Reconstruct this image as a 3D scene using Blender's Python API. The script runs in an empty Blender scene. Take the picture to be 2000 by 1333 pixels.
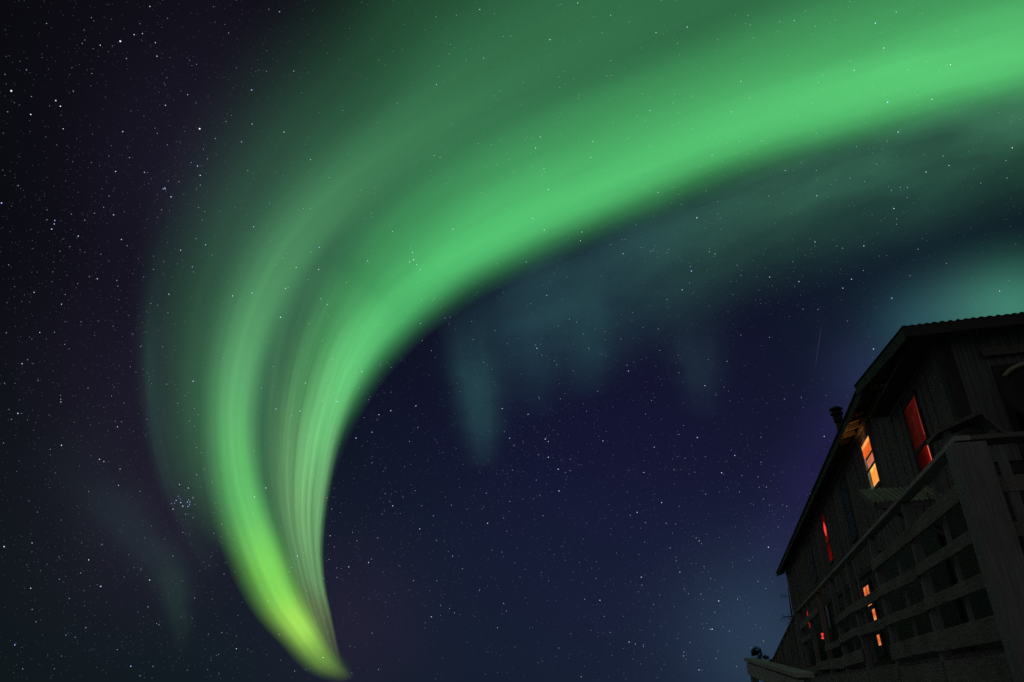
import bpy, bmesh, math, random
from mathutils import Vector, Matrix, noise as mnoise
R = math.radians
sc = bpy.context.scene
COL = sc.collection
rnd = random.Random(7)

# ------------------------------------------------------------------ camera
EYE = 1.6
cam = bpy.data.cameras.new('camera')
cam.lens = 24.0; cam.sensor_width = 36.0; cam.clip_start = 0.1; cam.clip_end = 90000
co = bpy.data.objects.new('camera', cam); COL.objects.link(co)
PITCH = R(27.0)
co.location = (0, 0, EYE); co.rotation_euler = (R(90) + PITCH, 0, 0)
sc.camera = co
sc.view_settings.view_transform = 'Standard'; sc.view_settings.look = 'None'
sc.view_settings.exposure = 0; sc.view_settings.gamma = 1
sc.cycles.transparent_max_bounces = 40
sc.cycles.max_bounces = 6
sc.cycles.use_denoising = False


def sky_dir(u, v):
    """direction in the sky (unit vector) of a star or aurora sighting, u right and v down in thousandths of the 24 mm lens"""
    x = (u - 1000) / 1333.3; y = (666.5 - v) / 1333.3
    c, s = math.cos(PITCH), math.sin(PITCH)
    return Vector((x, c - y * s, s + y * c)).normalized()


def lin(r, g, b):
    f = lambda c: (c / 255) / 12.92 if c <= 10.3 else ((c / 255 + .055) / 1.055) ** 2.4
    return (f(r), f(g), f(b))


# ------------------------------------------------------------------ night sky (world): dark base plus soft glows by direction
world = bpy.data.worlds.new('World'); sc.world = world
world.use_nodes = True
wt = world.node_tree; wn = wt.nodes; wl = wt.links
wn.clear()
wo = wn.new('ShaderNodeOutputWorld'); wb = wn.new('ShaderNodeBackground')
wl.new(wb.outputs[0], wo.inputs[0])
tc = wn.new('ShaderNodeTexCoord')
base = wn.new('ShaderNodeRGB'); base.outputs[0].default_value = (*lin(8, 8, 13), 1)
acc = base.outputs[0]
GLOWS = [  # direction, sharpness, colour added (linear)
    ((1180, 980), 11, (.0042, .0036, .025)),
    ((1700, 735), 800, (.009, .014, .038)),
    ((1635, 845), 1100, (.006, .004, .026)),
    ((1585, 945), 1100, (.006, .004, .024)),
    ((1535, 1055), 1100, (.005, .004, .020)),
    ((1590, 930), 60, (.0015, .002, .006)),
    ((1500, 1260), 190, (.014, .032, .050)),
    ((1300, 1400), 30, (.003, .007, .010)),
    ((2000, 600), 800, (.036, .175, .105)),
    ((1890, 610), 800, (.022, .075, .062)),
    ((1830, 500), 60, (.002, .010, .013)),
    ((1790, 640), 900, (.010, .040, .050)),
    ((320, 1010), 130, (.008, .0025, .010)),
    ((285, 720), 130, (.006, .003, .010)),
    ((390, 380), 130, (.006, .004, .011)),
    ((60, 1250), 16, (.002, .005, .0045)),
    ((700, 1330), 20, (.001, .006, .006)),
    ((500, 190), 60, (.0050, .0040, .0085)),
    ((690, 1220), 200, (.008, .002, .008)),
]
for (u, v), k, c in GLOWS:
    d = sky_dir(u, v)
    dp = wn.new('ShaderNodeVectorMath'); dp.operation = 'DOT_PRODUCT'
    wl.new(tc.outputs['Generated'], dp.inputs[0]); dp.inputs[1].default_value = d
    m = wn.new('ShaderNodeMath'); m.operation = 'MULTIPLY_ADD'
    wl.new(dp.outputs['Value'], m.inputs[0]); m.inputs[1].default_value = k; m.inputs[2].default_value = -k
    e = wn.new('ShaderNodeMath'); e.operation = 'EXPONENT'; wl.new(m.outputs[0], e.inputs[0])
    s = wn.new('ShaderNodeVectorMath'); s.operation = 'SCALE'
    s.inputs[0].default_value = c; wl.new(e.outputs[0], s.inputs['Scale'])
    a = wn.new('ShaderNodeVectorMath'); a.operation = 'ADD'
    wl.new(acc, a.inputs[0]); wl.new(s.outputs[0], a.inputs[1]); acc = a.outputs[0]
# fill glow added to the unseen sky behind the camera, brightens the house front
for d, k, c in ((Vector((-.25, -.8, .55)).normalized(), 2.2, (.056, .064, .057)),):
    dp = wn.new('ShaderNodeVectorMath'); dp.operation = 'DOT_PRODUCT'
    wl.new(tc.outputs['Generated'], dp.inputs[0]); dp.inputs[1].default_value = d
    m = wn.new('ShaderNodeMapRange'); m.interpolation_type = 'SMOOTHSTEP'
    wl.new(dp.outputs['Value'], m.inputs[0]); m.inputs[1].default_value = .15; m.inputs[2].default_value = .85
    s = wn.new('ShaderNodeVectorMath'); s.operation = 'SCALE'
    s.inputs[0].default_value = c; wl.new(m.outputs[0], s.inputs['Scale'])
    a = wn.new('ShaderNodeVectorMath'); a.operation = 'ADD'
    wl.new(acc, a.inputs[0]); wl.new(s.outputs[0], a.inputs[1]); acc = a.outputs[0]
# purplish fill added left of the view, outside the frame, neutralises green on walls
d = Vector((-.92, -.2, .34)).normalized()
dp = wn.new('ShaderNodeVectorMath'); dp.operation = 'DOT_PRODUCT'
wl.new(tc.outputs['Generated'], dp.inputs[0]); dp.inputs[1].default_value = d
m = wn.new('ShaderNodeMapRange'); m.interpolation_type = 'SMOOTHSTEP'
wl.new(dp.outputs['Value'], m.inputs[0]); m.inputs[1].default_value = .70; m.inputs[2].default_value = .98
s = wn.new('ShaderNodeVectorMath'); s.operation = 'SCALE'
s.inputs[0].default_value = (.085, .060, .085); wl.new(m.outputs[0], s.inputs['Scale'])
a = wn.new('ShaderNodeVectorMath'); a.operation = 'ADD'
wl.new(acc, a.inputs[0]); wl.new(s.outputs[0], a.inputs[1]); acc = a.outputs[0]
wl.new(acc, wb.inputs['Color']); wb.inputs['Strength'].default_value = 1.0


# ------------------------------------------------------------------ helpers
def tag(o, label=None, cat=None, group=None, kind=None):
    if label: o['label'] = label
    if cat: o['category'] = cat
    if group: o['group'] = group
    if kind: o['kind'] = kind
    return o


def empty(name, loc, rz=0.0):
    o = bpy.data.objects.new(name, None); o.empty_display_size = .3
    COL.objects.link(o); o.location = loc; o.rotation_euler = (0, 0, rz)
    return o


class MB:
    """collects shapes into one mesh"""
    def __init__(self): self.v = []; self.f = []; self.uv = None

    def add(self, vs, fs):
        n = len(self.v); self.v += [tuple(p) for p in vs]; self.f += [tuple(i + n for i in f) for f in fs]
        return self

    def box(self, x0, x1, y0, y1, z0, z1):
        vs = [(x, y, z) for z in (z0, z1) for y in (y0, y1) for x in (x0, x1)]
        return self.add(vs, [(0, 2, 3, 1), (4, 5, 7, 6), (0, 1, 5, 4), (2, 6, 7, 3), (0, 4, 6, 2), (1, 3, 7, 5)])

    def beam(self, p, q, w, h, up=(0, 0, 1)):
        p = Vector(p); q = Vector(q); t = (q - p).normalized()
        s = t.cross(Vector(up))
        if s.length < 1e-4: s = t.cross(Vector((1, 0, 0)))
        s.normalize(); u = s.cross(t)
        vs = [c + s * a * w / 2 + u * b * h / 2 for c in (p, q) for a, b in ((-1, -1), (1, -1), (1, 1), (-1, 1))]
        return self.add(vs, [(0, 1, 2, 3), (7, 6, 5, 4), (0, 4, 5, 1), (1, 5, 6, 2), (2, 6, 7, 3), (3, 7, 4, 0)])

    def tube(self, pts, radii, n=8, caps=True):
        pts = [Vector(p) for p in pts]; base = len(self.v); m = len(pts)
        ref = None
        for i, p in enumerate(pts):
            t = (pts[min(i + 1, m - 1)] - pts[max(i - 1, 0)]).normalized()
            if ref is None: ref = t.orthogonal().normalized()
            ref = (ref - t * ref.dot(t)).normalized(); b = t.cross(ref)
            r = radii[i] if isinstance(radii, (list, tuple)) else radii
            for k in range(n):
                a = 2 * math.pi * k / n
                self.v.append(tuple(p + (ref * math.cos(a) + b * math.sin(a)) * r))
        for i in range(m - 1):
            for k in range(n):
                k2 = (k + 1) % n
                self.f.append((base + i * n + k, base + i * n + k2, base + (i + 1) * n + k2, base + (i + 1) * n + k))
        if caps:
            self.f.append(tuple(base + k for k in reversed(range(n))))
            self.f.append(tuple(base + (m - 1) * n + k for k in range(n)))
        return self

    def lathe(self, prof, n=24, c=(0, 0, 0), axis=None):
        """profile of (radius, height) turned about axis through c"""
        ax = Vector(axis or (0, 0, 1)).normalized(); a1 = ax.orthogonal().normalized(); a2 = ax.cross(a1)
        base = len(self.v); c = Vector(c)
        for r, h in prof:
            for k in range(n):
                t = 2 * math.pi * k / n
                self.v.append(tuple(c + ax * h + (a1 * math.cos(t) + a2 * math.sin(t)) * r))
        for i in range(len(prof) - 1):
            for k in range(n):
                k2 = (k + 1) % n
                self.f.append((base + i * n + k, base + i * n + k2, base + (i + 1) * n + k2, base + (i + 1) * n + k))
        return self

    def build(self, name, mat, parent=None, smooth=False, bevel=0.0):
        me = bpy.data.meshes.new(name); me.from_pydata(self.v, [], self.f); me.validate()
        bm = bmesh.new(); bm.from_mesh(me)
        bmesh.ops.recalc_face_normals(bm, faces=bm.faces[:]); bm.to_mesh(me); bm.free()
        me.materials.append(mat)
        if smooth: me.shade_smooth()
        o = bpy.data.objects.new(name, me); COL.objects.link(o)
        if parent: o.parent = parent
        if bevel:
            b = o.modifiers.new('bevel', 'BEVEL'); b.width = bevel; b.segments = 2; b.limit_method = 'ANGLE'
        return o


def mat_new(name):
    m = bpy.data.materials.new(name); m.use_nodes = True
    return m, m.node_tree.nodes, m.node_tree.links, m.node_tree.nodes['Principled BSDF']


def wood(name, dark, light, grain=(14, 14, 1.2), rough=.8, bump=.25):
    """weathered timber: streaks along one axis, blotches, knots of wear"""
    m, n, l, b = mat_new(name)
    t = n.new('ShaderNodeTexCoord'); mp = n.new('ShaderNodeMapping'); mp.inputs['Scale'].default_value = grain
    l.new(t.outputs['Object'], mp.inputs['Vector'])
    g = n.new('ShaderNodeTexNoise'); g.inputs['Scale'].default_value = 3; g.inputs['Detail'].default_value = 6; g.inputs['Roughness'].default_value = .65
    l.new(mp.outputs[0], g.inputs['Vector'])
    g2 = n.new('ShaderNodeTexNoise'); g2.inputs['Scale'].default_value = .9; g2.inputs['Detail'].default_value = 4
    l.new(t.outputs['Object'], g2.inputs['Vector'])
    a = n.new('ShaderNodeMath'); a.operation = 'MULTIPLY_ADD'; l.new(g.outputs[0], a.inputs[0]); a.inputs[1].default_value = .65
    a2 = n.new('ShaderNodeMath'); a2.operation = 'MULTIPLY'; l.new(g2.outputs[0], a2.inputs[0]); a2.inputs[1].default_value = .4
    l.new(a2.outputs[0], a.inputs[2])
    r = n.new('ShaderNodeValToRGB'); r.color_ramp.elements[0].position = .32; r.color_ramp.elements[1].position = .68
    r.color_ramp.elements[0].color = (*dark, 1); r.color_ramp.elements[1].color = (*light, 1)
    l.new(a.outputs[0], r.inputs[0]); l.new(r.outputs[0], b.inputs['Base Color'])
    b.inputs['Roughness'].default_value = rough
    bp = n.new('ShaderNodeBump'); bp.inputs['Strength'].default_value = bump; bp.inputs['Distance'].default_value = .02
    l.new(g.outputs[0], bp.inputs['Height']); l.new(bp.outputs[0], b.inputs['Normal'])
    return m


def metal(name, c1, c2, rough=.5, metallic=.6):
    m, n, l, b = mat_new(name)
    t = n.new('ShaderNodeTexCoord'); g = n.new('ShaderNodeTexNoise'); g.inputs['Scale'].default_value = 2.2; g.inputs['Detail'].default_value = 7
    l.new(t.outputs['Object'], g.inputs['Vector'])
    r = n.new('ShaderNodeValToRGB'); r.color_ramp.elements[0].position = .35; r.color_ramp.elements[1].position = .7
    r.color_ramp.elements[0].color = (*c1, 1); r.color_ramp.elements[1].color = (*c2, 1)
    l.new(g.outputs[0], r.inputs[0]); l.new(r.outputs[0], b.inputs['Base Color'])
    b.inputs['Roughness'].default_value = rough; b.inputs['Metallic'].default_value = metallic
    return m


def lit(name, cols, axis=2, lo=0.0, hi=1.0, strength=1.0, noise=.25):
    """a lit window: light of a room behind glass, colour running along one local axis (generated), uneven as curtains are"""
    m = bpy.data.materials.new(name); m.use_nodes = True; n = m.node_tree.nodes; l = m.node_tree.links; n.clear()
    out = n.new('ShaderNodeOutputMaterial'); em = n.new('ShaderNodeEmission'); l.new(em.outputs[0], out.inputs[0])
    t = n.new('ShaderNodeTexCoord'); sx = n.new('ShaderNodeSeparateXYZ'); l.new(t.outputs['Generated'], sx.inputs[0])
    r = n.new('ShaderNodeValToRGB'); cr = r.color_ramp
    while len(cr.elements) < len(cols): cr.elements.new(.5)
    for e, (p, c) in zip(cr.elements, cols): e.position = p; e.color = (*c, 1)
    l.new(sx.outputs[axis], r.inputs[0]); l.new(r.outputs[0], em.inputs['Color'])
    g = n.new('ShaderNodeTexNoise'); g.inputs['Scale'].default_value = 5; g.inputs['Detail'].default_value = 3
    l.new(t.outputs['Object'], g.inputs['Vector'])
    mm = n.new('ShaderNodeMapRange'); l.new(g.outputs[0], mm.inputs[0]); mm.inputs[1].default_value = .3; mm.inputs[2].default_value = .7
    mm.inputs[3].default_value = strength * (1 - noise); mm.inputs[4].default_value = strength * (1 + noise)
    l.new(mm.outputs[0], em.inputs['Strength'])
    return m


M = {}
M['siding'] = wood('weathered siding', (.050, .044, .043), (.165, .145, .142), (9, 9, .7), .85, .4)
M['siding_front'] = wood('grey ribbed front siding', (.080, .080, .082), (.19, .19, .19), (9, 9, .5))
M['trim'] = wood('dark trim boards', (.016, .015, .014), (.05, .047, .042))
M['soffit'] = wood('eave boards', (.10, .075, .05), (.24, .18, .12), (14, 1.2, 14))
M['deck'] = wood('weathered deck timber', (.040, .034, .031), (.25, .22, .205), (16, 1.2, 16), .85, .5)
M['deck_post'] = wood('weathered deck posts', (.09, .09, .085), (.24, .24, .225), (14, 14, 1.0))
M['plank'] = wood('old fence planks', (.045, .043, .038), (.17, .16, .14), (11, 11, .6))
M['roof'] = metal('dull corrugated roofing', (.025, .026, .026), (.075, .072, .066), .65, .4)
M['canopy'] = metal('galvanised canopy sheet', (.17, .145, .125), (.31, .27, .235), .6, .2)
M['pipe'] = metal('stove pipe steel', (.06, .06, .06), (.16, .16, .17), .45, .7)
M['cap'] = metal('blackened cap', (.008, .008, .008), (.02, .02, .02), .6, .5)
M['dark_glass'] = None
m, n, l, b = mat_new('unlit window glass')
b.inputs['Base Color'].default_value = (.006, .007, .008, 1); b.inputs['Roughness'].default_value = .35; b.inputs['Specular IOR Level'].default_value = .25
g = n.new('ShaderNodeTexNoise'); g.inputs['Scale'].default_value = 1.5
bp = n.new('ShaderNodeBump'); bp.inputs['Strength'].default_value = .02; l.new(g.outputs[0], bp.inputs['Height']); l.new(bp.outputs[0], b.inputs['Normal'])
M['dark_glass'] = m
m, n, l, b = mat_new('wind packed snow')
t = n.new('ShaderNodeTexCoord'); g = n.new('ShaderNodeTexNoise'); g.inputs['Scale'].default_value = .35; g.inputs['Detail'].default_value = 8
l.new(t.outputs['Object'], g.inputs['Vector'])
r = n.new('ShaderNodeValToRGB'); r.color_ramp.elements[0].color = (.10, .11, .12, 1); r.color_ramp.elements[1].color = (.34, .36, .40, 1)
l.new(g.outputs[0], r.inputs[0]); l.new(r.outputs[0], b.inputs['Base Color']); b.inputs['Roughness'].default_value = .7
bp = n.new('ShaderNodeBump'); bp.inputs['Distance'].default_value = .3; l.new(g.outputs[0], bp.inputs['Height']); l.new(bp.outputs[0], b.inputs['Normal'])
M['snow'] = m
M['bark'] = wood('dark bark', (.012, .011, .010), (.035, .03, .026))
M['needles'] = wood('dark foliage', (.012, .018, .010), (.035, .05, .028), (4, 4, 4))
M['lit_wood'] = wood('lit handrail timber', (.17, .165, .15), (.40, .39, .36), (6, 6, 6))  # lightened so the colour carries the light falling on the rails
M['pale_board'] = wood('pale blue-grey board', (.20, .23, .30), (.34, .37, .46))
M['dish'] = metal('dark dish', (.012, .013, .012), (.03, .03, .028), .7, .2)
M['rim_highlight'] = metal('dish rim highlight', (.20, .21, .14), (.36, .37, .24), .6, .0)

# ------------------------------------------------------------------ ground
gm = MB()
N = 48
rings = [0, 6, 14, 30, 60, 120, 300, 800, 2500, 9000]
gm.v.append((0, 0, 0))
for r_ in rings[1:]:
    for k in range(N):
        a = 2 * math.pi * k / N
        gm.v.append((r_ * math.cos(a), r_ * math.sin(a), 0))
for k in range(N): gm.f.append((0, 1 + k, 1 + (k + 1) % N))
for i in range(len(rings) - 2):
    for k in range(N):
        a0 = 1 + i * N + k; a1 = 1 + i * N + (k + 1) % N
        gm.f.append((a0, a0 + N, a1 + N, a1))
tag(gm.build('ground', M['snow'], smooth=True), kind='structure')

# ------------------------------------------------------------------ stars: far glowing points
def emis(name, col, s):
    m = bpy.data.materials.new(name); m.use_nodes = True; n = m.node_tree.nodes; n.clear()
    out = n.new('ShaderNodeOutputMaterial'); e = n.new('ShaderNodeEmission')
    e.inputs['Color'].default_value = (*col, 1); e.inputs['Strength'].default_value = s
    m.node_tree.links.new(e.outputs[0], out.inputs[0]); m.cycles.emission_sampling = 'NONE'
    return m

STAR_D = 40000.0
sv, sf, si = [], [], []
def star(d, ang, mi):
    c = d * STAR_D + Vector((0, 0, EYE)); r_ = ang * STAR_D; n0 = len(sv)
    for o in ((1, 0, 0), (-1, 0, 0), (0, 1, 0), (0, -1, 0), (0, 0, 1), (0, 0, -1)):
        sv.append(tuple(c + Vector(o) * r_))
    for f in ((0, 2, 4), (2, 1, 4), (1, 3, 4), (3, 0, 4), (2, 0, 5), (1, 2, 5), (3, 1, 5), (0, 3, 5)):
        sf.append(tuple(n0 + i for i in f)); si.append(mi)
PX = 1 / 682.0
SM = [emis('star_faint_blue', (.50, .58, 1.0), .18), emis('star_faint_white', (.78, .85, 1.0), .26),
      emis('star_mid', (.70, .78, 1.0), .58), emis('star_warm', (1.0, .86, .72), .6),
      emis('star_bright', (.74, .80, 1.0), 1.5), emis('star_blue', (.45, .45, 1.0), 1.5)]

SM.append(emis('star_dust', (.6, .68, 1.0), .09))
made = 0
while made < 66000:
    z = rnd.uniform(.01, 1); a = rnd.uniform(0, 2 * math.pi); q = math.sqrt(1 - z * z)
    d = Vector((q * math.cos(a), q * math.sin(a), z))
    dens = .55 + .5 * mnoise.noise(d * 3.1) + .45 * mnoise.noise(d * 11)
    if rnd.random() > dens: continue
    made += 1
    t = rnd.random()
    if t < .64: star(d, PX * rnd.uniform(.26, .36), 6)
    elif t < .84: star(d, PX * rnd.uniform(.26, .36), 0)
    elif t < .935: star(d, PX * rnd.uniform(.27, .38), 1)
    elif t < .978: star(d, PX * rnd.uniform(.30, .40), 2)
    elif t < .985: star(d, PX * rnd.uniform(.30, .40), 3)
    elif t < .9975: star(d, PX * rnd.uniform(.32, .45), 4)
    else: star(d, PX * rnd.uniform(.42, .56), 5)
for u, v, s, mi in [(235, 81, 1.35, 4), (390, 252, 1.4, 4), (22, 178, 1.3, 4), (109, 197, .9, 4), (118, 208, .9, 4), (60, 224, .9, 4), (3, 397, 1.0, 5),
                    (322, 368, 1.0, 5), (282, 337, .8, 5), (391, 343, .8, 4), (222, 420, .7, 4), (107, 431, .8, 5), (106, 438, .8, 5), (101, 448, .8, 4),
                    (334, 385, .8, 4), (548, 620, .9, 4), (1361, 426, .9, 4), (1065, 858, .7, 4), (1071, 863, .6, 4), (262, 68, .7, 4), (190, 545, .7, 4), (120, 870, .8, 4),
                    (808, 508, .9, 4), (800, 512, .7, 4), (814, 517, .6, 4), (35, 808, .8, 4), (8, 1068, .9, 4), (1706, 682, .8, 4), (330, 575, .7, 4), (718, 510, .7, 4),
                    # an open cluster
                    (344, 978, .72, 5), (353, 982, .85, 5), (357, 989, .75, 4), (366, 981, .7, 5), (371, 981, .66, 5), (370, 986.5, .62, 5), (367, 990, .7, 5),
                    (338, 995, .62, 4), (348, 970, .5, 5), (368, 977, .5, 5), (335, 984, .45, 5), (341, 983, .45, 5), (352, 975, .45, 5), (377, 973, .5, 4)]:
    star(sky_dir(u, v), PX * s * .58, mi)
me = bpy.data.meshes.new('stars'); me.from_pydata(sv, [], sf)
for mm in SM: me.materials.append(mm)
me.polygons.foreach_set('material_index', si)
so = bpy.data.objects.new('stars', me); COL.objects.link(so)
tag(so, 'countless small white and bluish stars scattered over the dark night sky', 'stars', kind='stuff')


# ------------------------------------------------------------------ aurora: glowing ribbons high in the sky
def spline(pts, m):
    """Catmull-Rom through 2-D/4-D points, m samples per span"""
    out = []; k = len(pts)
    for i in range(k - 1):
        p0 = pts[max(i - 1, 0)]; p1 = pts[i]; p2 = pts[i + 1]; p3 = pts[min(i + 2, k - 1)]
        for j in range(m + (i == k - 2)):
            t = j / m
            out.append(tuple(.5 * (2 * b + (c - a) * t + (2 * a - 5 * b + 4 * c - d) * t * t + (3 * b - a - 3 * c + d) * t ** 3)
                             for a, b, c, d in zip(p0, p1, p2, p3)))
    return out


def curve_node(n, pts):
    f = n.new('ShaderNodeFloatCurve'); c = f.mapping.curves[0]
    pts = sorted(pts)
    c.points[0].location = pts[0]; c.points[1].location = pts[-1]
    for p in pts[1:-1]: c.points.new(*p)
    f.mapping.use_clip = True; f.mapping.update()
    return f


def aurora_mat(name, across, along, cols, streak=0.0, sfreq=18, sfreq_u=1.0, strength=1.0, seed=0.0, warp=0.0):
    m = bpy.data.materials.new(name); m.use_nodes = True; n = m.node_tree.nodes; l = m.node_tree.links; n.clear()
    out = n.new('ShaderNodeOutputMaterial'); add = n.new('ShaderNodeAddShader'); em = n.new('ShaderNodeEmission'); tr = n.new('ShaderNodeBsdfTransparent')
    l.new(em.outputs[0], add.inputs[0]); l.new(tr.outputs[0], add.inputs[1]); l.new(add.outputs[0], out.inputs['Surface'])
    uv = n.new('ShaderNodeUVMap'); uv.uv_map = 'UVMap'
    sx = n.new('ShaderNodeSeparateXYZ'); l.new(uv.outputs[0], sx.inputs[0])
    U, V = sx.outputs[0], sx.outputs[1]
    if warp:
        cb = n.new('ShaderNodeCombineXYZ'); mu = n.new('ShaderNodeMath'); mu.operation = 'MULTIPLY'; l.new(U, mu.inputs[0]); mu.inputs[1].default_value = 7
        l.new(mu.outputs[0], cb.inputs[0]); l.new(V, cb.inputs[1]); cb.inputs[2].default_value = seed + 3
        g = n.new('ShaderNodeTexNoise'); g.inputs['Scale'].default_value = 1; g.inputs['Detail'].default_value = 2; l.new(cb.outputs[0], g.inputs['Vector'])
        w = n.new('ShaderNodeMath'); w.operation = 'MULTIPLY_ADD'; l.new(g.outputs[0], w.inputs[0]); w.inputs[1].default_value = warp; w.inputs[2].default_value = -warp / 2
        w2 = n.new('ShaderNodeMath'); w2.operation = 'ADD'; l.new(w.outputs[0], w2.inputs[0]); l.new(V, w2.inputs[1]); Vw = w2.outputs[0]
    else: Vw = V
    fa = curve_node(n, across); l.new(Vw, fa.inputs['Value'])
    fb = curve_node(n, along); l.new(U, fb.inputs['Value'])
    mul = n.new('ShaderNodeMath'); mul.operation = 'MULTIPLY'; l.new(fa.outputs[0], mul.inputs[0]); l.new(fb.outputs[0], mul.inputs[1])
    val = mul.outputs[0]
    # rays: fine streaks along the ribbon, and a slow unevenness
    cb = n.new('ShaderNodeCombineXYZ')
    mu = n.new('ShaderNodeMath'); mu.operation = 'MULTIPLY'; l.new(U, mu.inputs[0]); mu.inputs[1].default_value = sfreq_u; l.new(mu.outputs[0], cb.inputs[0])
    mv = n.new('ShaderNodeMath'); mv.operation = 'MULTIPLY'; l.new(V, mv.inputs[0]); mv.inputs[1].default_value = sfreq; l.new(mv.outputs[0], cb.inputs[1])
    cb.inputs[2].default_value = seed
    g = n.new('ShaderNodeTexNoise'); g.inputs['Scale'].default_value = 1; g.inputs['Detail'].default_value = 3; g.inputs['Roughness'].default_value = .5
    l.new(cb.outputs[0], g.inputs['Vector'])
    mr = n.new('ShaderNodeMapRange'); l.new(g.outputs[0], mr.inputs[0]); mr.inputs[1].default_value = .3; mr.inputs[2].default_value = .7
    mr.inputs[3].default_value = 1 - streak; mr.inputs[4].default_value = 1 + streak
    m2 = n.new('ShaderNodeMath'); m2.operation = 'MULTIPLY'; l.new(val, m2.inputs[0]); l.new(mr.outputs[0], m2.inputs[1])
    m3 = n.new('ShaderNodeMath'); m3.operation = 'MULTIPLY'; l.new(m2.outputs[0], m3.inputs[0]); m3.inputs[1].default_value = strength
    m4 = n.new('ShaderNodeMath'); m4.operation = 'MAXIMUM'; l.new(m3.outputs[0], m4.inputs[0]); m4.inputs[1].default_value = 0
    l.new(m4.outputs[0], em.inputs['Strength'])
    r = n.new('ShaderNodeValToRGB'); cr = r.color_ramp; cr.interpolation = 'EASE'
    while len(cr.elements) < len(cols): cr.elements.new(.5)
    for e, (p, c) in zip(cr.elements, cols): e.position = p; e.color = (*c, 1)
    l.new(U, r.inputs[0]); l.new(r.outputs[0], em.inputs['Color'])
    m.cycles.emission_sampling = 'NONE'
    return m


av, af, auv, ami, amats = [], [], [], [], []
def ribbon(stations, mat, nv=14, m=9):
    """stations: (inner u, inner v, outer u, outer v); each ribbon hangs at its own height above the ground"""
    mi = len(amats); amats.append(mat); H = 1400 + 35 * mi
    rows = spline(stations, m); n0 = len(av); nr = len(rows)
    for i, (a, b, c, d) in enumerate(rows):
        for j in range(nv + 1):
            t = j / nv
            q = sky_dir(a + (c - a) * t, b + (d - b) * t)
            dist = H / math.sqrt(max(q.z, 0) ** 2 + .075 ** 2)
            p = q * dist; av.append((p.x, p.y, p.z + EYE)); auv.append((i / (nr - 1), t))
    for i in range(nr - 1):
        for j in range(nv):
            k = n0 + i * (nv + 1) + j
            af.append((k, k + 1, k + nv + 2, k + nv + 1)); ami.append(mi)

BELL = [(0, 0), (.12, .06), (.3, .45), (.5, 1), (.7, .45), (.88, .06), (1, 0)]
# --- broad veil above and outside the arc
ribbon([(2250, 30, 2150, -900), (1850, 130, 1600, -800), (1400, 250, 1160, -560), (1050, 395, 790, -360), (820, 510, 550, -60), (660, 640, 370, 165), (590, 770, 275, 400), (565, 890, 245, 640), (570, 1000, 262, 850), (590, 1100, 330, 1010), (625, 1190, 480, 1130), (655, 1280, 590, 1270)],
       aurora_mat('aurora_veil', [(0, 0), (.11, .55), (.22, .95), (.34, 1), (.48, .80), (.6, .52), (.7, .29), (.79, .13), (.87, .05), (.94, .014), (1, 0)],
                  [(0, .85), (.15, .92), (.28, .88), (.4, .80), (.52, .86), (.62, .95), (.71, .8), (.79, .5), (.87, .22), (.94, .06), (1, 0)],
                  [(0, (.020, .120, .043)), (.3, (.022, .112, .044)), (.5, (.025, .100, .045)), (.7, (.029, .112, .042)), (1, (.04, .11, .03))], .13, 5, 2.2, 1.42, 2.1, .08), 24, 8)
# --- main arc with its sharp lower edge
ribbon([(2180, 172, 2110, -200), (2000, 228, 1905, -150), (1850, 264, 1725, -95), (1700, 302, 1545, -30), (1500, 358, 1335, 55), (1300, 430, 1122, 140), (1100, 512, 932, 228), (950, 584, 790, 318), (850, 647, 700, 400), (762, 735, 625, 510), (698, 828, 565, 650), (662, 915, 535, 780), (645, 1000, 520, 900), (638, 1090, 535, 1010), (646, 1180, 568, 1124), (664, 1272, 606, 1230)],
       aurora_mat('aurora_arc', [(0, 0), (.05, .06), (.11, .24), (.18, .58), (.27, .92), (.35, 1), (.46, .82), (.6, .52), (.78, .25), (.9, .08), (1, 0)],
                  [(0, .85), (.12, 1), (.3, .95), (.5, .97), (.6, .92), (.68, .72), (.76, .42), (.84, .22), (.92, .08), (1, 0)],
                  [(0, (.088, .51, .150)), (.5, (.074, .48, .135)), (.7, (.08, .42, .115)), (.85, (.09, .30, .07)), (1, (.10, .16, .05))], .09, 5, 5, 1.14, .3, .07), 30, 9)
# --- pale rayed curtain inside the bend
ribbon([(800, 620, 590, 460), (715, 740, 545, 590), (668, 860, 520, 720), (643, 970, 512, 850), (633, 1060, 522, 960), (636, 1140, 548, 1060), (651, 1215, 580, 1168), (670, 1305, 622, 1265)],
       aurora_mat('aurora_rays', [(0, 0), (.04, .25), (.10, .75), (.2, 1), (.45, .84), (.65, .58), (.83, .27), (1, 0)],
                  [(0, 0), (.1, .25), (.26, .6), (.4, .92), (.55, 1), (.7, .92), (.82, .65), (.92, .3), (1, 0)],
                  [(0, (.075, .26, .10)), (.4, (.105, .26, .10)), (.72, (.105, .24, .085)), (.88, (.12, .17, .055)), (1, (.12, .10, .05))], .42, 10, 1.3, 1.45, 5.5, .03), 30, 8)
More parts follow.
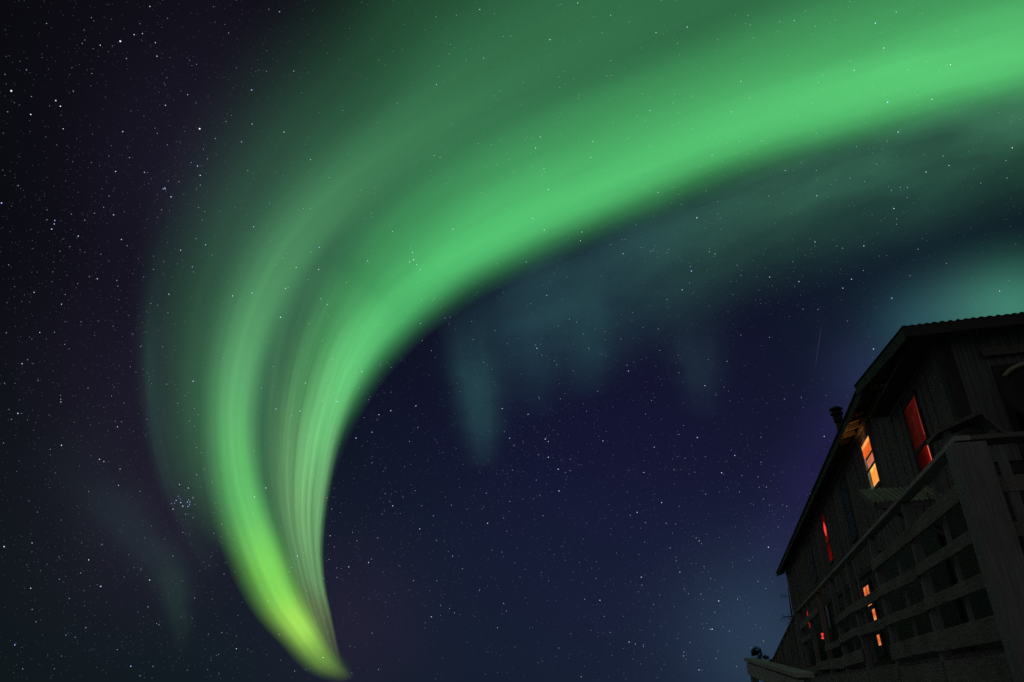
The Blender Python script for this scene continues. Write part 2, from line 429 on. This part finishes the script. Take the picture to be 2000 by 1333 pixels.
# --- inner bright band running down to the horizon
ribbon([(1330, 130, 1230, -80), (1080, 240, 990, 50), (900, 330, 790, 160), (760, 430, 620, 270), (650, 535, 500, 400), (580, 645, 425, 550), (538, 750, 392, 700), (525, 850, 388, 830), (540, 950, 400, 960), (575, 1050, 435, 1085), (607, 1143, 484, 1188), (636, 1212, 548, 1262), (668, 1272, 600, 1316), (700, 1319, 664, 1338)],
       aurora_mat('aurora_band', [(0, 0), (.1, .06), (.24, .38), (.38, .9), (.48, 1), (.62, .78), (.78, .35), (.9, .1), (1, 0)],
                  [(0, 0), (.12, .12), (.24, .22), (.36, .36), (.46, .54), (.54, .68), (.64, .82), (.72, .97), (.81, 1), (.88, .85), (.94, .5), (.98, .2), (1, 0)],
                  [(0, (.065, .29, .11)), (.45, (.13, .46, .155)), (.62, (.11, .50, .10)), (.74, (.20, .64, .075)), (.83, (.36, .74, .08)), (.92, (.20, .42, .045)), (1, (.10, .15, .03))], .11, 7, 1.6, 1.06, 8.2, .04), 24, 8)
# --- faint outer ray at the left rim
ribbon([(480, 380, 350, 330), (400, 510, 285, 480), (362, 640, 265, 630), (352, 760, 268, 770), (368, 880, 290, 900), (405, 990, 335, 1020), (460, 1100, 400, 1140)],
       aurora_mat('aurora_rim', [(0, 0), (.2, .3), (.5, .8), (.7, 1), (.85, .45), (1, 0)], [(0, 0), (.25, .5), (.5, 1), (.75, .7), (1, 0)],
                  [(0, (.012, .040, .034)), (.5, (.014, .05, .036)), (1, (.015, .045, .02))], .3, 6, 3, .4, 1.2), 14, 8)
# --- teal veil under the arc
ribbon([(2200, 70, 2220, 420), (2000, 145, 2030, 430), (1800, 200, 1845, 480), (1600, 258, 1648, 555), (1400, 328, 1450, 640), (1230, 405, 1290, 730), (1080, 470, 1150, 800), (960, 535, 1020, 850), (850, 625, 900, 890)],
       aurora_mat('aurora_under_veil', [(0, .0), (.1, .6), (.22, 1), (.34, .98), (.5, .68), (.68, .33), (.85, .1), (1, 0)],
                  [(0, 1), (.25, 1), (.45, .85), (.65, .78), (.82, .6), (.93, .3), (1, 0)],
                  [(0, (.030, .118, .058)), (.4, (.025, .094, .054)), (.7, (.014, .050, .048)), (1, (.009, .036, .040))], .34, 3, 6, 1.0, 3.3, .12), 20, 8)
# --- small separate patches and rays
def patch(p0, p1, w, col, name, streak=.3, seed=0., peak=.5):
    (x0, y0), (x1, y1) = p0, p1; st = []
    dx, dy = x1 - x0, y1 - y0; L = math.hypot(dx, dy); nx, ny = -dy / L, dx / L
    for i in range(6):
        t = i / 5; ww = w * (1.05 - .65 * t)
        cx, cy = x0 + dx * t, y0 + dy * t
        st.append((cx + nx * ww, cy + ny * ww, cx - nx * ww, cy - ny * ww))
    ribbon(st, aurora_mat(name, BELL, [(0, 0), (peak * .5, .4), (peak, 1), (peak + (1 - peak) * .6, .5), (1, 0)], [(0, col), (1, col)], streak, 4, 2, 1.0, seed, .2), 14, 5)
patch((905, 560), (948, 915), 130, (.010, .040, .036), 'aurora_wisp', .2, 1.0, .66)
patch((1020, 520), (1050, 820), 140, (.003, .012, .013), 'aurora_wisp', .3, 2.0, .5)
patch((1120, 500), (1150, 780), 200, (.005, .022, .020), 'aurora_wisp', .3, 3.0, .52)
patch((1350, 560), (1375, 820), 150, (.005, .014, .013), 'aurora_wisp', .3, 4.0, .6)
patch((90, 830), (380, 1180), 170, (.0045, .012, .011), 'aurora_wisp', .2, 5.0, .6)
patch((325, 1040), (358, 1280), 85, (.006, .015, .009), 'aurora_wisp', .2, 6.0, .5)
me = bpy.data.meshes.new('aurora'); me.from_pydata(av, [], af)
for mm in amats: me.materials.append(mm)
me.polygons.foreach_set('material_index', ami)
uvl = me.uv_layers.new(name='UVMap')
for lp in me.loops: uvl.data[lp.index].uv = auv[lp.vertex_index]
me.shade_smooth()
ao = bpy.data.objects.new('aurora', me); COL.objects.link(ao)
tag(ao, 'bright green aurora arc sweeping across the night sky down to the horizon', 'aurora', kind='stuff')

# ------------------------------------------------------------------ the house: local x = away from the camera's side wall, y = along the long wall, z up
RZ = -math.atan2(0.2681096, 0.96338842)
def Z(z): return z + EYE          # heights were taken from eye level
def W(x, y, z):
    c, s = math.cos(RZ), math.sin(RZ)
    return Vector((x * c - y * s, x * s + y * c, z))

house = empty('wooden_house', (0, 0, 0), RZ)
tag(house, 'dark weathered two storey wooden house with corrugated roof and glowing windows', 'house')
Y0, Y1, X0, X1 = 11.4, 41.9, 4.0, 14.0
# long side wall: board and batten
w = MB(); w.box(X0, X0 + .2, 15.1, Y1, Z(2.75), Z(5.82)); w.box(X0, X0 + .2, Y0, 15.1, Z(2.75), Z(5.18))
y = Y0 + .2
while y < Y1:
    w.box(X0 - .014, X0 - .002, y, y + rnd.uniform(.04, .09), Z(2.8), Z(5.74 if y > 15.1 else 5.14)); y += rnd.uniform(.28, .75)
w.build('side_wall', M['siding'], house)
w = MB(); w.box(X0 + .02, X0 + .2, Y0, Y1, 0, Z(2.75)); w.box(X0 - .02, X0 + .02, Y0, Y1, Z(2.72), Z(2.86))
w.build('lower_wall', M['trim'], house)  # dark boards stand in for the shade behind the deck rail
# front wall: ribbed siding
MB().box(X0 + .2, X1, Y0 + .02, Y0 + .2, 0, Z(3.0)).build('lower_wall', M['trim'], house)  # dark colour carries the porch shade on the lower front
w = MB(); w.box(X0 + .2, X1, Y0, Y0 + .2, Z(3.0), Z(5.2))
x = X0 + .03
while x < X1:
    w.box(x, x + .05, Y0 - .022, Y0 - .002, Z(3.0), Z(5.16)); x += .14
w.build('front_wall', M['siding_front'], house)
MB().box(X1, X1 + .2, Y0, Y1, 0, Z(5.82)).box(X0 + .2, X1, Y1 - .2, Y1, 0, Z(5.82)).build('back_wall', M['siding'], house)
w = MB(); w.box(X0 - .05, X0 + .13, Y0 - .05, Y0 - .024, 0, Z(5.1)); w.box(X0 - .05, X0 - .024, Y0 - .024, Y0 + .14, 0, Z(5.1))
w.build('corner_board', M['trim'], house)

# corrugated sheet: f(s,t) plane with ribs running along t
def corrugated(o, sdir, tdir, ls, lt, pitch=.09, amp=.018, thick=.012, nt=3):
    mb = MB(); o = Vector(o); sd = Vector(sdir).normalized(); td = Vector(tdir).normalized(); nn = sd.cross(td).normalized()
    if nn.z < 0: nn = -nn
    ns = int(ls / pitch * 6); rows = []
    for side in (0, 1):
        for j in range(nt + 1):
            for i in range(ns + 1):
                s = ls * i / ns
                wob = mnoise.noise(Vector((s * 1.7, o.y, 0))); w2 = mnoise.noise(Vector((s * 7, o.x, 3)))
                mb.v.append(tuple(o + sd * s + td * (lt * j / nt + .03 * wob * (j == 0)) + nn * (amp * (1 + .8 * w2) * math.sin(2 * math.pi * s / pitch + 2 * wob) + .022 * wob - thick * side)))
    st = (ns + 1) * (nt + 1)
    for side in (0, 1):
        for j in range(nt):
            for i in range(ns):
                k = side * st + j * (ns + 1) + i
                mb.f.append((k, k + 1, k + ns + 2, k + ns + 1))
    for i in range(ns):
        mb.f.append((i, i + 1, st + i + 1, st + i)); k = nt * (ns + 1) + i; mb.f.append((k, k + 1, st + k + 1, st + k))
    return mb
EX, EZ, SL = 3.55, Z(5.83), .30     # eave line of the main roof and its slope
L1 = math.hypot(1, SL)
RY0, RY1 = 14.9, 42.9
roof = corrugated((EX, RY0, EZ), (0, 1, 0), (1, 0, SL), RY1 - RY0, 5.45 * L1, .10, .014).build('main_roof', M['roof'], house, smooth=False)
corrugated((14.45, RY0, EZ), (0, 1, 0), (-1, 0, SL), RY1 - RY0, 5.45 * L1, .10, .014).build('main_roof', M['roof'], house)
# gable closing above the front roof
MB().add([(4, 15.1, Z(5.7)), (14, 15.1, Z(5.7)), (9, 15.1, EZ + 5.2 * SL), (4, 15.3, Z(5.7)), (14, 15.3, Z(5.7)), (9, 15.3, EZ + 5.2 * SL)],
         [(0, 1, 2), (5, 4, 3), (0, 3, 4, 1), (1, 4, 5, 2), (2, 5, 3, 0)]).build('gable', M['siding'], house)
# front roof: lower shed roof falling towards the deck
FS = (5.80 - 5.20) / 4.0
corrugated((3.45, 11.0, Z(5.20)), (1, 0, 0), (0, 1, FS), 11.1, 4.02 * math.hypot(1, FS), .11, .010).build('front_roof', M['roof'], house)
w = MB()
w.beam((3.49, 11.06, Z(5.09)), (3.49, 15.0, Z(5.09) + FS * 3.94), .04, .20)
w.beam((3.47, 11.02, Z(5.09)), (14.5, 11.02, Z(5.09)), .04, .17)
w.build('fascia', M['trim'], house)
MB().box(EX + .04, EX + .08, RY0 + .1, RY1 - .02, EZ - .20, EZ - .03).build('fascia', M['trim'], house)
# rafter tails and eave lining
w = MB()
w.add([(EX + .08, RY0 + .1, EZ - .05), (4.0, RY0 + .1, EZ + .07), (4.0, RY1 - .05, EZ + .07), (EX + .08, RY1 - .05, EZ - .05),
       (EX + .08, RY0 + .1, EZ - .03), (4.0, RY0 + .1, EZ + .09), (4.0, RY1 - .05, EZ + .09), (EX + .08, RY1 - .05, EZ - .03)],
      [(3, 2, 1, 0), (4, 5, 6, 7), (0, 1, 5, 4), (1, 2, 6, 5), (2, 3, 7, 6), (3, 0, 4, 7)])
y = RY0 + .3
while y < RY1 - .2:
    w.beam((EX + .085, y, EZ - .11), (3.975, y, EZ - .02), .05, .11); y += .61
w.build('soffit', M['soffit'], house)
w = MB(); w.box(3.6, 3.96, 11.1, 15.0, Z(5.05), Z(5.08)); w.build('soffit', M['trim'], house)
w = MB(); w.box(3.955, 3.975, 15.1, 41.8, Z(5.62), Z(5.72)); w.build('frieze_board', M['soffit'], house)
# stove pipe
cy = 23.5; cx = 4.7
zr = EZ + (cx - EX) * SL; zt = Z(8.33)
ch = MB(); ch.tube([(cx, cy, zr - .15), (cx, cy, zt - .3)], .108, 16)
ch = ch.build('chimney', M['pipe'], roof, smooth=True)
cp = MB(); cp.lathe([(.0, .08), (.13, .07), (.205, .01), (.21, -.02), (.135, -.03), (.14, -.09), (.19, -.13), (.195, -.19), (.145, -.23), (.14, -.45), (.0, -.45)], 20, (cx, cy, zt))
cp.build('chimney_cap', M['cap'], roof, smooth=False)
MB().beam((cx + .05, cy - .13, zt - .5), (cx - .2, cy - 1.3, zr - .02), .014, .014).build('stay_wire', M['pipe'], roof)

# windows on the long wall
ORANGE_UP = lit('orange lamp light on curtain', [(0, (.52, .17, .10)), (.35, (.60, .14, .06)), (.5, (.78, .12, .02)), (.82, (.82, .14, .022)), (.86, (1.0, .36, .08)), (1, (1.0, .40, .10))], 2, strength=1.0, noise=.22)
ORANGE_LO = lit('yellow lamp light', [(0, (1.0, .42, .12)), (.3, (1.0, .34, .045)), (.75, (1.0, .36, .06)), (1, (1.0, .62, .13))], 2, strength=1.0, noise=.10)
RED = lit('dim red lamp light', [(0, (.34, .06, .05)), (.07, (.20, .012, .008)), (.14, (.10, .008, .005)), (.6, (.06, .006, .004)), (1, (.02, .003, .002))], 1, strength=.55, noise=.35)
RED_LO = lit('deep red lamp light', [(0, (.12, .002, .001)), (.5, (.20, .004, .003)), (1, (.10, .002, .002))], 2, strength=.9, noise=.35)
CURT = lit('grey curtain lit from inside', [(0, (.10, .075, .04)), (1, (.16, .13, .09))], 2, strength=.9, noise=.4)
HOT = lit('bare red lamp', [(0, (.75, .06, .03)), (1, (1.0, .04, .05))], 2, strength=1.0, noise=.1)
LOWER = lit('orange light through shutter', [(0, (.95, .34, .10)), (.5, (.75, .13, .03)), (1, (.85, .22, .07))], 2, strength=.95, noise=.3)


def frame_mb(y0, y1, z0, z1, t=.07, d=.06, x=X0):
    w = MB()
    w.box(x - d, x - .003, y0 - t, y0, z0 - t, z1 + t); w.box(x - d, x - .003, y1, y1 + t, z0 - t, z1 + t)
    w.box(x - d - .003, x - .003, y0, y1, z1, z1 + t); w.box(x - d - .015, x - .003, y0, y1, z0 - t, z0)
    return w


def window(y0, y1, z0, z1, label=None, bar=None, trim='trim', d=.026):
    f = frame_mb(y0, y1, Z(z0), Z(z1), .08, d).build('window', M[trim], house)
    if label: f['label'] = label
    if bar is not None:
        MB().box(X0 - .024, X0 - .004, y0, y1, Z(bar) - .03, Z(bar) + .03).build('sash_bar', M[trim], f)
    return f


def pane(par, y0, y1, z0, z1, mat, dx=.0165, name='pane'):
    return MB().box(X0 - dx, X0 - .003, y0, y1, Z(z0), Z(z1)).build(name, mat, par)

f = window(17.05, 18.02, 4.24, 5.34, 'brightly lit orange window below the eave', 4.70, 'soffit')
pane(f, 17.06, 18.01, 4.735, 5.33, ORANGE_UP)
pane(f, 17.06, 17.72, 4.25, 4.665, ORANGE_LO)
pane(f, 17.76, 18.00, 4.25, 4.665, CURT, .0185, 'curtain')
pane(f, 17.80, 18.00, 4.735, 5.02, CURT, .0185, 'curtain')
MB().box(X0 - .022, X0 - .017, 17.06, 17.85, Z(4.93), Z(4.985)).build('blind_rail', M['trim'], f)
MB().box(X0 - .02, X0 - .004, 17.72, 17.76, Z(4.25), Z(4.63)).build('inner_stile', M['trim'], f)

f = window(13.10, 13.98, 3.42, 4.79, 'tall dim red window near the front corner', 3.93, d=.034)
pane(f, 13.11, 13.97, 3.98, 4.78, RED)
pane(f, 13.11, 13.97, 3.43, 3.88, lit('deep red light beside a curtain', [(0, (.40, .012, .008)), (.22, (.20, .006, .004)), (.45, (.05, .003, .002)), (1, (.012, .002, .002))], 1, strength=.55, noise=.3))
MB().box(X0 - .024, X0 - .013, 13.16, 13.19, Z(3.43), Z(3.86)).build('light_tube', lit('red tube', [(0, (.9, .09, .06)), (1, (.9, .16, .12))], 2, strength=.8, noise=.1), f)
MB().box(X0 - .024, X0 - .013, 13.15, 13.175, Z(4.05), Z(4.66)).build('light_tube', lit('red tube dim', [(0, (.40, .05, .04)), (1, (.20, .015, .012))], 2, strength=.7, noise=.1), f)

f = window(25.5, 26.3, 3.85, 5.38, 'narrow window with a red lamp glowing behind it', 4.46)
pane(f, 25.5, 26.3, 4.5, 5.37, lit('dim red wall', [(0, (.10, .004, .004)), (1, (.03, .002, .002))], 2, strength=.8, noise=.3))
pane(f, 25.5, 26.3, 3.86, 4.42, lit('dim red glow', [(0, (.13, .003, .002)), (1, (.05, .002, .002))], 2, strength=.8, noise=.3))
MB().lathe([(.0, .26), (.10, .17), (.2, .04), (.17, -.08), (.08, -.2), (.0, -.23)], 14, (X0 - .03, 25.85, Z(4.88))).build('lamp', HOT, f, smooth=True)
for v in bpy.data.objects['lamp'].data.vertices: v.co.x = (X0 - .03) + (v.co.x - (X0 - .03)) * .12

f = window(20.9, 21.7, 3.75, 5.32, 'dark unlit window', 4.5)
pane(f, 20.9, 21.7, 3.75, 5.32, M['dark_glass'])
f = window(30.2, 31.0, 3.85, 5.3, 'dark unlit window', 4.5)
pane(f, 30.2, 31.0, 3.85, 5.3, M['dark_glass'])
f = window(20.7, 21.75, .82, 2.5, 'lower storey window glowing orange behind the deck boards', 1.52)
pane(f, 20.71, 21.74, .83, 2.49, M['dark_glass'], .015)
pane(f, 20.92, 21.66, 2.13, 2.46, LOWER); pane(f, 20.98, 21.5, 1.98, 2.02, LOWER); pane(f, 20.78, 21.12, 1.60, 1.86, LOWER); pane(f, 20.92, 21.24, 1.0, 1.25, LOWER)
MB().box(X0 - .020, X0 - .0166, 21.2, 21.26, Z(2.13), Z(2.46)).build('glazing_bar', M['trim'], f)
f = window(34.9, 35.5, 2.42, 3.12, 'small bright red window at the far end')
pane(f, 34.91, 35.49, 2.43, 3.11, lit('red strip', [(0, (.5, .015, .01)), (1, (.7, .02, .015))], 2, strength=.9, noise=.3))
MB().box(X0 - .06, X0 - .023, 28.8, 29.15, Z(1.95), Z(2.75)).build('slat', M['pale_board'], house)  # narrow upright strip in pale blue-grey
la = MB(); la.lathe([(.0, .09), (.025, .05), (.05, .0), (.035, -.03), (.0, -.04)], 12, (X0 - .08, 31.3, Z(1.77))); la.box(X0 - .1, X0 - .003, 31.2, 31.4, Z(1.86), Z(1.95))
la.build('wall_lamp', HOT, house, smooth=True)

# front wall: dark opening, hood over the door
f = MB(); f.box(4.62, 4.72, Y0 - .06, Y0 - .003, Z(2.2), Z(4.5)); f.box(7.0, 7.1, Y0 - .06, Y0 - .003, Z(2.2), Z(4.5)); f.box(4.72, 7.0, Y0 - .063, Y0 - .003, Z(4.4), Z(4.5))
f = f.build('door', M['trim'], house)
MB().box(4.72, 7.0, Y0 - .03, Y0 - .004, Z(2.2), Z(4.4)).build('door_glass', M['dark_glass'], f)
MB().box(4.55, 8.5, Y0 - .10, Y0 - .065, Z(4.66), Z(4.80)).build('header_board', M['deck'], house)
h = MB()   # small gabled hood on brackets
ax, ay0, ay1 = 3.62, 9.62, 10.15
for (xa, za, xb, zb) in ((3.06, 3.01, ax, 3.22), (ax, 3.22, 3.86, 2.86)):
    h.add([(xa, ay0, Z(za)), (xb, ay0, Z(zb)), (xb, ay1, Z(zb)), (xa, ay1, Z(za)), (xa, ay0, Z(za) - .05), (xb, ay0, Z(zb) - .05), (xb, ay1, Z(zb) - .05), (xa, ay1, Z(za) - .05)],
          [(0, 1, 2, 3), (7, 6, 5, 4), (0, 4, 5, 1), (1, 5, 6, 2), (2, 6, 7, 3), (3, 7, 4, 0)])
h = h.build('porch_hood', M['deck'], house)
MB().beam((3.20, 9.75, Z(3.0)), (3.20, 9.75, Z(.38)), .09, .09, (0, 1, 0)).beam((3.74, 9.75, Z(2.98)), (3.74, 9.75, Z(.38)), .09, .09, (0, 1, 0)).build('hood_post', M['deck_post'], h)

# canopy over the side entrance
cn = corrugated((2.86, 12.98, Z(2.86)), (1, 0, 0), (0, 1, .45 / .92), 1.12, 1.03, .085, .016).build('entrance_canopy', M['canopy'], house)
b_ = MB(); b_.beam((2.88, 13.0, Z(2.81)), (2.88, 13.9, Z(3.25)), .05, .09); b_.beam((2.9, 13.9, Z(3.24)), (3.98, 13.9, Z(3.24)), .05, .09); b_.beam((2.9, 13.02, Z(2.80)), (3.98, 13.02, Z(2.80)), .05, .09)
b_.beam((2.9, 13.45, Z(2.98)), (3.96, 13.45, Z(2.35)), .06, .08, (0, 1, 0))
b_.build('canopy_frame', M['deck'], cn)
dr = MB().box(X0 - .05, X0 + .0, 13.9, 14.9, Z(.38), Z(2.6)).build('side_door', M['trim'], house)

# ------------------------------------------------------------------ deck with its tall railing
LX = 2.8
deck = empty('wooden_deck', W(LX, 8.2, 0), RZ)
tag(deck, 'raised weathered timber deck with posts and wide horizontal rail boards along the house', 'deck')
OX, OY = LX, 8.2
D = lambda x, y, z: (x - OX, y - OY, z)
def dbox(mb, x0, x1, y0, y1, z0, z1): return mb.box(x0 - OX, x1 - OX, y0 - OY, y1 - OY, z0, z1)
dbox(MB(), LX + .02, X0 - .07, 8.5, 27.0, Z(.33), Z(.38)).build('floor', M['deck'], deck)
dbox(MB(), X0 - .07, 9.5, 8.5, Y0 - .12, Z(.33), Z(.38)).build('floor', M['deck'], deck)
dbox(MB(), 2.68, 3.00, 8.05, 8.37, 0, Z(2.36)).build('corner_post', M['deck_post'], deck, bevel=.015)
for i in range(7):
    yy = 10.9 + 2.68 * i
    dbox(MB(), LX - .05, LX + .07, yy - .06, yy + .06, 0, Z(2.37)).build('post', M['deck_post'], deck, bevel=.008)
for xx in (5.4, 8.0):
    dbox(MB(), xx - .06, xx + .06, 8.15, 8.27, 0, Z(2.35)).build('post', M['deck_post'], deck, bevel=.008)
dbox(MB(), LX - .10, LX + .06, 8.05, 27.1, Z(2.375), Z(2.43)).build('cap_rail', M['lit_wood'], deck, bevel=.006)
dbox(MB(), LX + .06, 9.4, 8.05, 8.32, Z(2.375), Z(2.425)).build('cap_rail', M['deck'], deck, bevel=.006)
r5 = random.Random(21)
for k, (zc, hh) in enumerate(((1.90, .17), (1.44, .15), (1.00, .15), (.56, .22))):
    y0 = 8.37
    for i in range(7):
        y1 = 10.9 + 2.68 * i + r5.uniform(-.04, .04)
        if not (i >= 2 and r5.random() < .42):
            j0, j1 = (r5.uniform(-.02, .02), r5.uniform(-.02, .02)) if i == 0 else (r5.uniform(-.05, .05), r5.uniform(-.05, .05))
            MB().beam(D(LX - .075 - .01 * r5.random(), y0 + .004, Z(zc + j0)), D(LX - .075 - .01 * r5.random(), y1 - .004, Z(zc + j1)), .033, hh * r5.uniform(.9, 1.08)).build('rail_board', M['deck'], deck, bevel=.004)
        y0 = y1
    dbox(MB(), 3.0, 9.4, 8.10, 8.135, Z(zc) - hh / 2, Z(zc) + hh / 2).build('rail_board', M['deck'], deck, bevel=.004)
dbox(MB(), LX - .05, LX + .0, 8.37, 27.0, .25, Z(.32)).build('skirt_board', M['deck'], deck)
for yy in (9.55, 12.2, 15.7, 17.6):
    MB().beam(D(LX + .03, yy, Z(.45)), D(LX + .03, yy, Z(2.3)), .04, .07, (0, 1, 0)).build('baluster', M['deck_post'], deck)

# fence of upright planks beyond the deck, its top sloping down
fence = empty('board_fence', W(LX, 27.2, 0), RZ)
tag(fence, 'dark upright board fence with a sloping top beyond the deck, below the house corner', 'fence')
w = MB(); y = 0.0; prev = 0
while y < 17.7:
    z1 = Z(2.44 - (2.44 - 1.43) * y / 17.7); wd = rnd.uniform(.19, .26); dx = rnd.uniform(-.02, .02)
    w.box(-.02 + dx, .02 + dx, y, y + wd - rnd.uniform(.006, .03), 0, z1 - .03); y += wd
w.build('planks', M['plank'], fence)
w = MB(); w.beam((0, -.1, Z(2.455)), (0, 17.75, Z(1.43)), .16, .045); w.build('cap_rail', M['deck'], fence)
for k in range(8): MB().box(-.09, -.045, k * 2.3 + .4, k * 2.3 + .5, 0, Z(2.38 - .06 * k * 2.3)).build('batten', M['deck_post'], fence)

# near handrail at the foot of the frame
def at(u, v, dist): return sky_dir(u, v) * dist + Vector((0, 0, EYE))
pA = at(1464, 1288, 12.6); pB = at(1572, 1319, 7.6)
hr = empty('handrail', (pA.x, pA.y, 0))
tag(hr, 'short pale timber handrail rising beside the foot of the fence', 'handrail')
la_ = pA - Vector((pA.x, pA.y, 0)); lb_ = pB - Vector((pA.x, pA.y, 0))
MB().beam(la_, lb_, .17, .045).build('cap_rail', M['lit_wood'], hr, bevel=.005)
MB().beam(la_ + Vector((-.04, 0, -.13)), lb_ + Vector((-.04, 0, -.13)), .04, .17).build('side_board', M['lit_wood'], hr, bevel=.004)
t_ = (lb_ - la_)
for q in (.02, .55, .97):
    p = la_ + t_ * q
    MB().box(p.x - .02, p.x + .07, p.y - .05, p.y + .05, 0, p.z - .03).build('post', M['deck_post'], hr)

# round dish on the front wall
dish = empty('dish', W(4.95, 10.95, Z(3.86)), RZ)
tag(dish, 'dark round dish with a highlight along its upper rim on the front wall under the roof', 'dish')
MB().lathe([(.0, .12), (.15, .10), (.32, .04), (.46, -.04), (.47, -.05), (.32, .02), (.15, .08), (0, .10)], 32, (0, 0, 0), (.15, 1, -.12)).build('bowl', M['dish'], dish, smooth=True)
ring = []
ax_ = Vector((.15, 1, -.12)).normalized(); a1 = ax_.orthogonal().normalized(); a2 = ax_.cross(a1)
upd = (Vector((0, 0, 1)) - ax_ * ax_.z).normalized(); sid = ax_.cross(upd)
for k in range(25):
    t = R(-48) + R(96) * k / 24; ring.append(ax_ * -.045 + (upd * math.cos(t) + sid * math.sin(t)) * .47)
MB().tube(ring, .034, 8, True).build('rim', M['rim_highlight'], dish, smooth=True)  # pale arc along the top only, shaped as a highlight on the rim
MB().tube([(0, .1, 0), (0, .28, -.05), (0, .45, -.05)], .025, 8).build('bracket', M['pipe'], dish)

# small round floats hung under the deck rail
fl_data = [(8.95, 2.12, .085, (.16, .035, .03), 'dull red round float hanging under the deck rail beside the thick corner post'),
           (10.35, 2.10, .085, (.20, .03, .03), 'red round float hanging under the deck rail between the corner post and next post'),
           (11.5, 2.02, .07, (.20, .07, .03), 'orange round float hanging from the deck rail just past the second post'),
           (13.6, 2.10, .09, (.16, .04, .05), 'pinkish round float hanging from the deck rail beyond the entrance canopy')]
for (yy, zz, rr, c, lb) in fl_data:
    mf, n, l, b = mat_new('painted float'); b.inputs['Roughness'].default_value = .4
    g = n.new('ShaderNodeTexNoise'); g.inputs['Scale'].default_value = 12
    r = n.new('ShaderNodeValToRGB'); r.color_ramp.elements[0].color = (c[0] * .5, c[1] * .5, c[2] * .5, 1); r.color_ramp.elements[1].color = (*c, 1)
    l.new(g.outputs[0], r.inputs[0]); l.new(r.outputs[0], b.inputs['Base Color'])
    e = empty('float', W(LX + .16, yy, Z(zz)), RZ); tag(e, lb, 'float', 'floats hanging under the deck rail')
    MB().lathe([(0, rr), (rr * .5, rr * .87), (rr * .87, rr * .5), (rr, 0), (rr * .87, -rr * .5), (rr * .5, -rr * .87), (0, -rr)], 16).build('ball', mf, e, smooth=True)
    MB().tube([(0, 0, rr * .9), (0, 0, 2.375 - zz)], .006, 6).build('cord', M['trim'], e)

# ------------------------------------------------------------------ shrub and bare tree beyond the house
def bare_tree(root_pos, label):
    e = empty('bare_tree', root_pos); tag(e, label, 'tree')
    tr = MB(); br = MB()
    r2 = random.Random(4)
    tr.tube([(0, 0, 0), (.05, .02, 1.6), (-.04, 0, 3.4), (.0, .03, 5.6), (.02, 0, 6.9)], [.11, .09, .07, .045, .015], 8)
    def limb(p, d, L, r_, depth):
        pts = [p]; q = p.copy(); dd = d.copy()
        for k in range(4):
            dd = (dd + Vector((r2.uniform(-.22, .22), r2.uniform(-.22, .22), r2.uniform(-.16, .10)))).normalized(); q = q + dd * L / 4; pts.append(q.copy())
            if depth and k >= 1:
                for s in range(2):
                    limb(q.copy(), (dd + Vector((r2.uniform(-.9, .9), r2.uniform(-.9, .9), r2.uniform(-.6, .5)))).normalized(), L * .45, r_ * .55, depth - 1)
        br.tube(pts, [r_, r_ * .8, r_ * .6, r_ * .45, r_ * .25], 5)
    z = 4.6
    while z < 6.9:
        a = r2.uniform(0, 6.28); limb(Vector((0, 0, z)), Vector((math.cos(a), math.sin(a), r2.uniform(-.1, .35))).normalized(), r2.uniform(.8, 1.35) * (1.25 - z / 9), .022, 2); z += .36
    tr.build('trunk', M['bark'], e, smooth=True); br.build('branches', M['bark'], e)
    return e
bare_tree(W(4.25, 45.2, 0), 'leafless tree with thin twigs poking out behind the far house corner')

sh = empty('shrub', W(2.2, 45.4, .35), RZ)
tag(sh, 'small dark shrub rising behind the low end of the board fence', 'shrub')
MB().tube([(0, 0, 0), (.05, 0, 1.2), (-.1, .05, 2.6)], [.07, .05, .02], 7).build('stem', M['bark'], sh)
w = MB(); r3 = random.Random(11)
clumps = [(r3.gauss(-.15, .16), 2.1 + r3.random() * 1.15, r3.uniform(.10, .24), r3.uniform(.10, .26), 110) for k in range(13)]
clumps += [(r3.gauss(.38, .10), 2.0 + r3.random() * .85, r3.uniform(.07, .16), r3.uniform(.10, .22), 80) for k in range(8)]
clumps += [(r3.uniform(-.5, .6), r3.uniform(.9, 2.0), r3.uniform(.2, .4), r3.uniform(.2, .4), 130) for k in range(10)]
for (cx, cz, rx, rz, nl) in clumps:
    for i in range(nl):
        while True:
            p = Vector((r3.uniform(-1, 1), r3.uniform(-1, 1), r3.uniform(-1, 1)))
            if p.length < 1: break
        c = Vector((cx + p.x * rx, p.y * rx, cz + p.z * rz)); a = Vector((r3.uniform(-1, 1), r3.uniform(-1, 1), r3.uniform(-1, 1))).normalized(); b2 = a.orthogonal().normalized()
        s = r3.uniform(.03, .09)
        w.add([c - a * s, c + b2 * s * .4, c + a * s, c - b2 * s * .4], [(0, 1, 2, 3)])
w.build('foliage', M['needles'], sh)

# faint meteor streak
p0, p1 = sky_dir(1604, 637) * 30000, sky_dir(1592, 722) * 30000
pts = [p0.lerp(p1, i / 6) + Vector((0, 0, EYE)) for i in range(7)]
mt = MB().tube(pts, [3, 13, 17, 16, 14, 9, 3], 6).build('meteor', emis('meteor glow', (.35, .40, .75), .07))
tag(mt, 'faint thin pale meteor streak in the dark sky beside the roof', 'meteor')

# light of the bright orange window, spilling up under the eave
sp = bpy.data.lights.new('window_light', 'SPOT'); sp.energy = 9; sp.color = (1, .45, .14); sp.spot_size = R(120); sp.spot_blend = .8; sp.shadow_soft_size = .12
spo = bpy.data.objects.new('window_light', sp); COL.objects.link(spo)
spo.location = W(X0 - .22, 17.5, Z(5.1)); spo.rotation_euler = (Vector((-.15, .25, 1))).to_track_quat('-Z', 'Y').to_euler()
